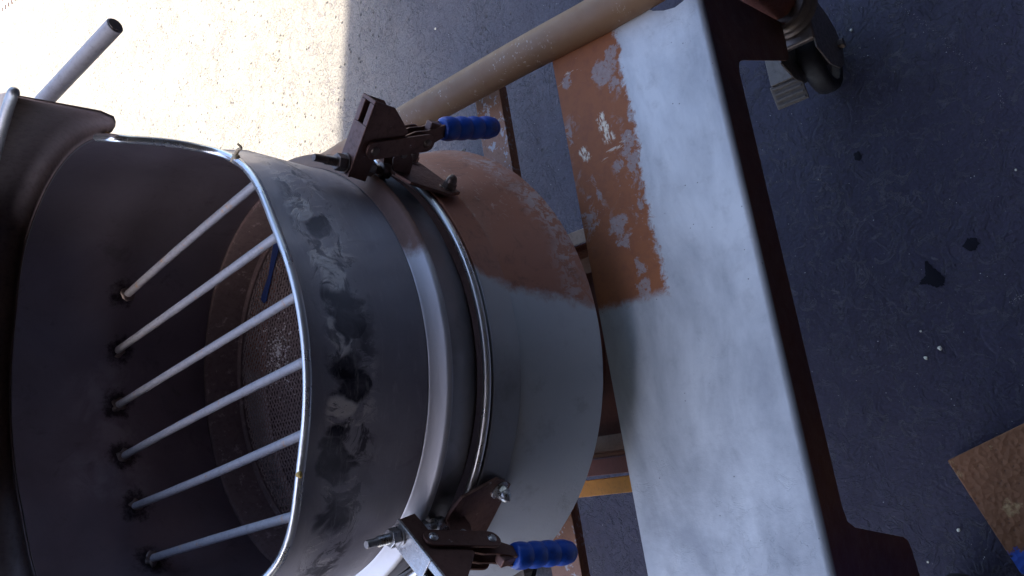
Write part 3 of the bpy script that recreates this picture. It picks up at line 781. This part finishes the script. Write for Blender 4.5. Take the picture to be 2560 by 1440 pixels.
    for t in (-0.0135, 0.0100):
        bm = bmesh.new(); add_prism(bm, [(0.3400, 0.862), (0.3400, 0.892), (0.3560, 0.898), (0.3700, 0.896), (0.3740, 0.884), (0.3680, 0.872), (0.3560, 0.864)], side_M(t), 0.0035)
        obj('ear', bm, steel, body, smooth=0, bevel=0.0008)
    bm = bmesh.new(); add_rod(bm, (0.3655, -0.0165, 0.8855), (0.3655, 0.0165, 0.8855), 0.0048, 16); obj('pivot_pin', bm, bright, body, smooth=40)
    for t in (-0.047, 0.047):
        bm = bmesh.new(); Ma, _ = frame_to((0.3406, t, 0.816), (0.40, t, 0.816))
        add_lathe(bm, [(0.0135, 0.0), (0.0135, 0.0014), (0.0001, 0.0014)], n=24, M=Ma)
        add_prism(bm, hexpts(0.0100), Ma @ Matrix.Translation((0, 0, 0.0014)), 0.0080)
        add_lathe(bm, [(0.0080, 0.0094), (0.0078, 0.0135), (0.0062, 0.0178), (0.0036, 0.0203), (0.0001, 0.0212)], n=20, M=Ma)
        obj('acorn_nut', bm, bright, body, smooth=40, bevel=0.0004)
    return body
cA = make_clamp(M['brown'], M['darkbolt'], M['brown'])
cA.rotation_euler = (0, 0, radians(-28 - 16.5)); cA['label'] = 'rusty brown toggle clamp on the right side'
cB = make_clamp(M['brown'], M['zinc'], M['zinc'])
cB.rotation_euler = (0, 0, radians(-118.3 - 16.5)); cB.location = (0, 0, -0.007); cB['label'] = 'toggle clamp with clean zinc bolt and nuts'

# ---- frame
for s in (1, -1):
    bm = bmesh.new()
    path = spline([(s*0.492, 0.42, 0.588), (s*0.489, 0.10, 0.588), (s*0.480, -0.25, 0.590), (s*0.471, -0.45, 0.592), (s*0.474, -0.62, 0.592), (s*0.476, -0.72, 0.590)], 8)
    add_sweep(bm, path, 0.0305, 36)
    obj('side_tube', bm, M['tube'], root, smooth=60)
    bm = bmesh.new(); add_rod(bm, (s*0.525, -0.597, 0.262), (s*0.525, -0.597, 0.60), 0.034, 32)
    obj('front_leg', bm, M['chute'], root, smooth=60)
    bm = bmesh.new(); add_rod(bm, (s*0.500, 0.42, 0.262), (s*0.500, 0.42, 0.60), 0.032, 24)
    obj('rear_leg', bm, M['chute'], root, smooth=60)
for y0, y1 in ((-0.172, -0.110), (0.300, 0.360)):
    bm = bmesh.new(); add_box(bm, (-0.486, y0, 0.534), (0.486, y1, 0.542)); add_box(bm, (-0.486, y0, 0.520), (0.486, y0+0.005, 0.5338))
    obj('cross_member', bm, M['strut'], root, smooth=0, bevel=0.001)
# upper body between skirt and frame
bm = bmesh.new(); add_lathe(bm, [(0.20, 0.40), (0.20, 0.765)], n=64); obj('drive_housing', bm, M['chute'], root, smooth=60)

# ---- cover plate with folded apron and legs
top_pts = [(-0.455, -0.324), (0.448, -0.324), (0.462, -0.500), (0.449, -0.506), (0.438, -0.518), (0.430, -0.534), (0.4255, -0.552), (0.428, -0.566), (0.436, -0.584), (-0.455, -0.584)]
bm = bmesh.new(); add_prism(bm, top_pts, Matrix.Translation((0, 0, 0.5780)), 0.0022)
fold = [(-0.584 - 0.0085*sin(t*pi/16), 0.5802 - 0.0085*(1-cos(t*pi/16))) for t in range(9)]
xs = [-0.455 + (0.436+0.455)*k/20 for k in range(21)]
prev = None
for x_ in xs:
    cur = [bm.verts.new((x_, y_, z_)) for y_, z_ in fold]
    if prev:
        for k in range(8): bm.faces.new((prev[k], cur[k], cur[k+1], prev[k+1]))
    prev = cur
Mf = Matrix(((1,0,0,0),(0,0,-1,-0.5903),(0,1,0,0),(0,0,0,1)))
apron = [(-0.455, 0.5717), (0.436, 0.5717), (0.462, 0.50), (0.487, 0.262), (0.480, 0.252), (0.430, 0.256), (0.416, 0.262), (0.409, 0.275), (0.352, 0.478), (0.343, 0.493), (0.325, 0.500),
         (-0.300, 0.500), (-0.322, 0.493), (-0.334, 0.470), (-0.384, 0.284), (-0.392, 0.268), (-0.408, 0.260), (-0.470, 0.250), (-0.487, 0.262), (-0.468, 0.50)]
add_prism(bm, apron[::-1], Mf, 0.0022)
obj('cover_plate', bm, M['plate'], root, smooth=30)

# ---- discharge chute below
for s in (1, -1):
    bm = bmesh.new()
    x0_, x1_ = (0.188, 0.214) if s > 0 else (-0.236, -0.207)
    add_box(bm, (x0_, -0.35, 0.398), (x1_, 0.05, 0.402))
    obj('chute_flange', bm, M['beige'] if s > 0 else M['chute'], root, smooth=0, bevel=0.0008)
bm = bmesh.new()
sec = [(-0.2065, 0.397), (-0.2065, 0.390), (-0.202, 0.386), (-0.200, 0.340), (-0.170, 0.315), (0.150, 0.315), (0.176, 0.340), (0.180, 0.386), (0.1875, 0.390), (0.1875, 0.397)]
prev = None
for y_ in (-0.35, 0.05):
    cur = [bm.verts.new((x_, y_, z_)) for x_, z_ in sec]
    if prev:
        for k in range(len(sec)-1): bm.faces.new((prev[k], cur[k], cur[k+1], prev[k+1]))
    prev = cur
o = obj('chute', bm, M['chute'], root, smooth=0)
o.modifiers.new('thickness', 'SOLIDIFY').thickness = 0.002
bm = bmesh.new()
crv = [(-0.244, 0.06), (-0.243, -0.10), (-0.2415, -0.20), (-0.243, -0.32), (-0.244, -0.36)]
pts2 = crv + [(x-0.029, y) for x, y in crv[::-1]]
add_prism(bm, pts2, Matrix.Translation((0, 0, 0.392)), 0.005)
obj('chute_guard', bm, M['orange'], root, smooth=0, bevel=0.001)

# ---- castors
def make_caster():
    bm = bmesh.new(); add_rod(bm, (0, 0, 0.253), (0, 0, 0.262), 0.048, 32)
    c = obj('caster', bm, M['caster'], root, smooth=40, bevel=0.001)
    bm = bmesh.new()
    add_lathe(bm, [(0.034, 0.236), (0.040, 0.250), (0.047, 0.2525), (0.053, 0.249), (0.0555, 0.243), (0.052, 0.238), (0.0575, 0.236), (0.0600, 0.230), (0.056, 0.224), (0.034, 0.224)], n=48, closed=True)
    obj('swivel_race', bm, M['caster'], c, smooth=50)
    # fork: crown plus two cheeks, wheel trails towards -x
    bm = bmesh.new(); add_box(bm, (-0.075, -0.036, 0.206), (0.040, 0.036, 0.2235)); obj('fork_crown', bm, M['caster'], c, smooth=0, bevel=0.006)
    for s in (1, -1):
        bm = bmesh.new()
        add_prism(bm, [(-0.092, 0.218), (0.034, 0.218), (0.030, 0.18), (0.008, 0.105), (-0.012, 0.072), (-0.048, 0.056), (-0.084, 0.072), (-0.102, 0.105), (-0.108, 0.16)], side_M(s*0.033 - 0.0018), 0.0036)
        obj('fork_cheek', bm, M['caster'], c, smooth=0, bevel=0.001)
    Mw = Matrix.Translation((-0.048, 0.006, 0.0755)) @ Matrix.Rotation(pi/2, 4, 'X')
    bm = bmesh.new(); add_lathe(bm, [(0.056, -0.019), (0.067, -0.020), (0.0725, -0.016), (0.0755, -0.008), (0.0755, 0.008), (0.0725, 0.016), (0.067, 0.020), (0.056, 0.019)], n=56, closed=True, M=Mw)
    obj('tyre', bm, M['rubber'], c, smooth=50)
    bm = bmesh.new(); add_lathe(bm, [(0.012, -0.024), (0.022, -0.022), (0.026, -0.008), (0.046, -0.008), (0.0565, -0.0175), (0.0565, 0.0175), (0.046, 0.008), (0.026, 0.008), (0.022, 0.022), (0.012, 0.024)], n=48, closed=True, M=Mw)
    obj('wheel_rim', bm, M['caster'], c, smooth=40)
    bm = bmesh.new(); Mx = Matrix.Translation((-0.048, -0.046, 0.0825)) @ Matrix.Rotation(-pi/2, 4, 'X')
    add_prism(bm, hexpts(0.010), Mx, 0.010); add_rod(bm, (-0.048, -0.036, 0.0825), (-0.048, 0.036, 0.0825), 0.006, 16); add_prism(bm, hexpts(0.010), Matrix.Translation((0, 0.082, 0)) @ Mx, 0.010)
    obj('axle_bolt', bm, M['darkbolt'], c, smooth=0, bevel=0.0008)
    return c
def add_pedal(c):
    # foot brake on the far side of the wheel: channel arm, side tab and ribbed tread
    bm = bmesh.new()
    add_box(bm, (-0.092, 0.036, 0.128), (-0.020, 0.088, 0.134)); add_box(bm, (-0.094, 0.083, 0.098), (-0.030, 0.088, 0.128)); add_box(bm, (-0.094, 0.0355, 0.100), (-0.070, 0.040, 0.128))
    obj('brake_arm', bm, M['pedal'], c, smooth=0, bevel=0.0015)
    bm = bmesh.new(); Mt = Matrix.Translation((-0.112, 0.062, 0.120)) @ Matrix.Rotation(radians(-24), 4, 'Y')
    add_box(bm, (-0.024, -0.031, -0.004), (0.022, 0.031, 0.0), Mt)
    obj('brake_pedal', bm, M['pedal'], c, smooth=0, bevel=0.0015)
    for k in range(4):
        bm = bmesh.new(); x0 = -0.021 + k*0.0115
        add_box(bm, (x0, -0.027, 0.0002), (x0+0.0045, 0.027, 0.0028), Mt); obj('tread_rib', bm, M['pedal'], c, smooth=0, bevel=0.0008)
c1 = make_caster(); add_pedal(c1)
c1.location = (0.525, -0.597, 0)
c2 = copy_tree(c1, root); c2.location = (-0.515, -0.600, 0)
for x_, y_ in ((0.50, 0.42), (-0.50, 0.42)):
    c3 = copy_tree(c1, root); c3.location = (x_, y_, 0); c3.rotation_euler = (0, 0, pi)

# ------------------------------------------------------------------ other things on the ground
o = empty('rusty_plate', (-0.400, 0.2068, 0.0), 0)
tag(o, 'heavily rusted brown steel plate with blue paint remains, on the dark ground', 'steel plate')
A_ = Vector((-0.2620, 0.3039)); B_ = Vector((-0.1783, 0.1945)); C_ = Vector((-0.3998, 0.2068))
u_ = (B_-A_).normalized(); v_ = (C_-A_); v_ = v_ - u_*v_.dot(u_); v_.normalize()
# outline: edge towards top right and edge towards the bottom right of the picture
v2 = (C_-A_).normalized()
pl = [A_, A_ + u_*0.42, A_ + u_*0.42 + v2*0.33, A_ + v2*0.33]
bm = bmesh.new(); org = Vector((-0.400, 0.2068)) - Vector((0, 0))
angp = math.atan2(-v2.y, -v2.x)
ML = Matrix.Rotation(-angp, 4, 'Z')
loc_pts = []
for p_ in pl:
    q = ML @ Vector((p_.x - C_.x, p_.y - C_.y, 0)); loc_pts.append((q.x, q.y))
add_prism(bm, loc_pts, Matrix.Translation((0, 0, 0.012)), 0.018)
o.rotation_euler = (0, 0, angp)
obj('plate_top', bm, M['rustplate'], o, smooth=0, bevel=0.002)
bm = bmesh.new()
add_box(bm, (-0.12, 0.04, 0.0), (0.10, 0.08, 0.0118)) if False else add_box(bm, (-0.14, -0.34, 0.0), (0.12, -0.06, 0.0118))
obj('packing_strip', bm, M['wall'], o, smooth=0)

def on_ground(px, py, z=0.0):
    v = _d*FPX + CX*(px-1280) + CY*(720-py); return CPOS + v*((z-CAM_H)/v.z)
chips = [(2350, 870, 0.0065, 'largest pale stone chip on the dark ground right of the cover plate'),
         (2315, 895, 0.0055, 'grey flaky chip next to the largest pale stone chip'),
         (2302, 828, 0.0035, 'small grey chip just above the largest pale stone chip'),
         (2397, 1325, 0.0055, 'white chip on the ground left of the rusty plate'),
         (2320, 1405, 0.0035, 'bright white crumb by the lower castor'),
         (1090, 72, 0.0065, 'bright white crumb on the shaded ground above the tan tube'),
         (2128, 76, 0.0045, 'pale crumb on the ground right of the upper castor'),
         (2540, 425, 0.0035, 'pale crumb near the right edge, on the bluish ground')]
for i, (px, py, s_, lab) in enumerate(chips):
    P = on_ground(px, py); rg = random.Random(i+20)
    bm = bmesh.new(); bmesh.ops.create_icosphere(bm, subdivisions=2, radius=1)
    for v in bm.verts:
        v.co *= 0.8 + 0.4*rg.random(); v.co = Vector((v.co.x*s_*0.55*(0.8+0.5*rg.random()), v.co.y*s_*0.55, v.co.z*s_*0.4))
    e = obj('stone_chip', bm, M['chip'], None, smooth=0); e.location = (P.x, P.y, s_*0.3); e.rotation_euler = (0, 0, rg.random()*6)
    tag(e, lab, 'stone chip', 'pale crumbs scattered on the ground')

def stain(pts_px, label, seed):
    rg = random.Random(seed); P = [on_ground(*q) for q in pts_px]
    c0 = sum((p for p in P), Vector()) / len(P); out = []
    for i in range(len(P)):
        a, b = P[i], P[(i+1) % len(P)]
        for k in range(6):
            q = a + (b-a)*k/6; d_ = (q-c0); out.append((q.x - c0.x + d_.x*(rg.random()-0.5)*0.22, q.y - c0.y + d_.y*(rg.random()-0.5)*0.22))
    bm = bmesh.new(); cv = bm.verts.new((0, 0, 0.0014)); ring_ = [bm.verts.new((x, y, 0.0006)) for x, y in out]
    for k in range(len(ring_)): bm.faces.new((cv, ring_[k], ring_[(k+1) % len(ring_)]))
    e = obj('oil_stain', bm, M['stain'], None, smooth=0); e.location = (c0.x, c0.y, 0)
    tag(e, label, 'stain', 'dark wet stains on the ground')
stain([(2313, 650), (2345, 678), (2364, 695), (2362, 712), (2340, 718), (2318, 710), (2298, 712), (2303, 700), (2314, 690), (2312, 670)], 'larger dark wet stain shaped like a leaf on the ground', 1)
stain([(2420, 596), (2440, 594), (2449, 608), (2440, 624), (2425, 628), (2405, 615)], 'smaller round dark wet stain above the leaf shaped one', 2)
stain([(2134, 384), (2146, 378), (2156, 390), (2150, 402), (2138, 400)], 'faint dark wet spot nearest the upper castor', 3)

# loose grit and crumbs over the ground
rg = random.Random(99); bm = bmesh.new()
def crumb(x, y, s_):
    v = [bm.verts.new((x + (rg.random()-0.5)*2.2*s_, y + (rg.random()-0.5)*2.2*s_, 0.0002)) for _ in range(3)]
    t_ = bm.verts.new((x + (rg.random()-0.5)*s_, y + (rg.random()-0.5)*s_, s_*(0.5+0.7*rg.random())))
    bm.faces.new(v)
    for k in range(3): bm.faces.new((v[k], v[(k+1) % 3], t_))
for k in range(2600):
    crumb(-1.1 + rg.random()*2.7, 0.02 + 2.9*rg.random()**1.1, 0.0005 + 0.0011*rg.random()**3)
for k in range(260):                                  # swept together around the castor
    a_ = rg.random()*2*pi; r_ = abs(rg.gauss(0, 0.10)); crumb(0.50 + r_*cos(a_), 0.60 + r_*sin(a_), 0.0005 + 0.0010*rg.random()**2)
for line in ([(2240, 5), (2300, 50), (2390, 130), (2440, 170)], [(2495, 200), (2505, 290)], [(2560, 735), (2520, 760)]):
    for a, b in zip(line, line[1:]):
        for k in range(34):
            t = rg.random(); P = on_ground(a[0]+(b[0]-a[0])*t + rg.gauss(0, 4), a[1]+(b[1]-a[1])*t + rg.gauss(0, 4)); crumb(P.x, P.y, 0.0005 + 0.0007*rg.random())
gm = mat_rusty('mixed_grit', (0.10, 0.09, 0.10), (0.62, 0.58, 0.55), 0.0, 0.8, bs=0.0)
g_ = obj('grit', bm, gm, None, smooth=0); tag(g_, 'fine pale grit and crumbs strewn over the ground', 'grit', kind='stuff')

# drain grating far away in the sunshine
e = empty('drain_grating', (0, 0, 0))
tag(e, 'pale slotted drain grating in the sunlit ground at the upper left corner', 'drain grating')
def ground_poly(name, px, z0, z1, mat):
    bm = bmesh.new(); add_prism(bm, [(on_ground(*q).x, on_ground(*q).y) for q in px], Matrix.Translation((0, 0, z0)), z1-z0)
    return obj(name, bm, mat, e, smooth=0)
ground_poly('grating_plate', [(46, -6), (-12, 52), (-52, 16), (-10, -34)], 0.001, 0.005, M['grate'])
for x0, y0, y1 in ((6, 20, 31), (14, 13, 25), (22, 7, 18), (30, 0, 11), (38, -8, 3), (6, -6, 5), (14, -12, -1)):  # dark inlays paint the shade inside the slots; the plate has no openings
    ground_poly('slot_shade_inlay', [(x0, y0), (x0, y1), (x0+3.6, y1-2), (x0+3.6, y0-2)], 0.0052, 0.0062, M['slot_shade'])
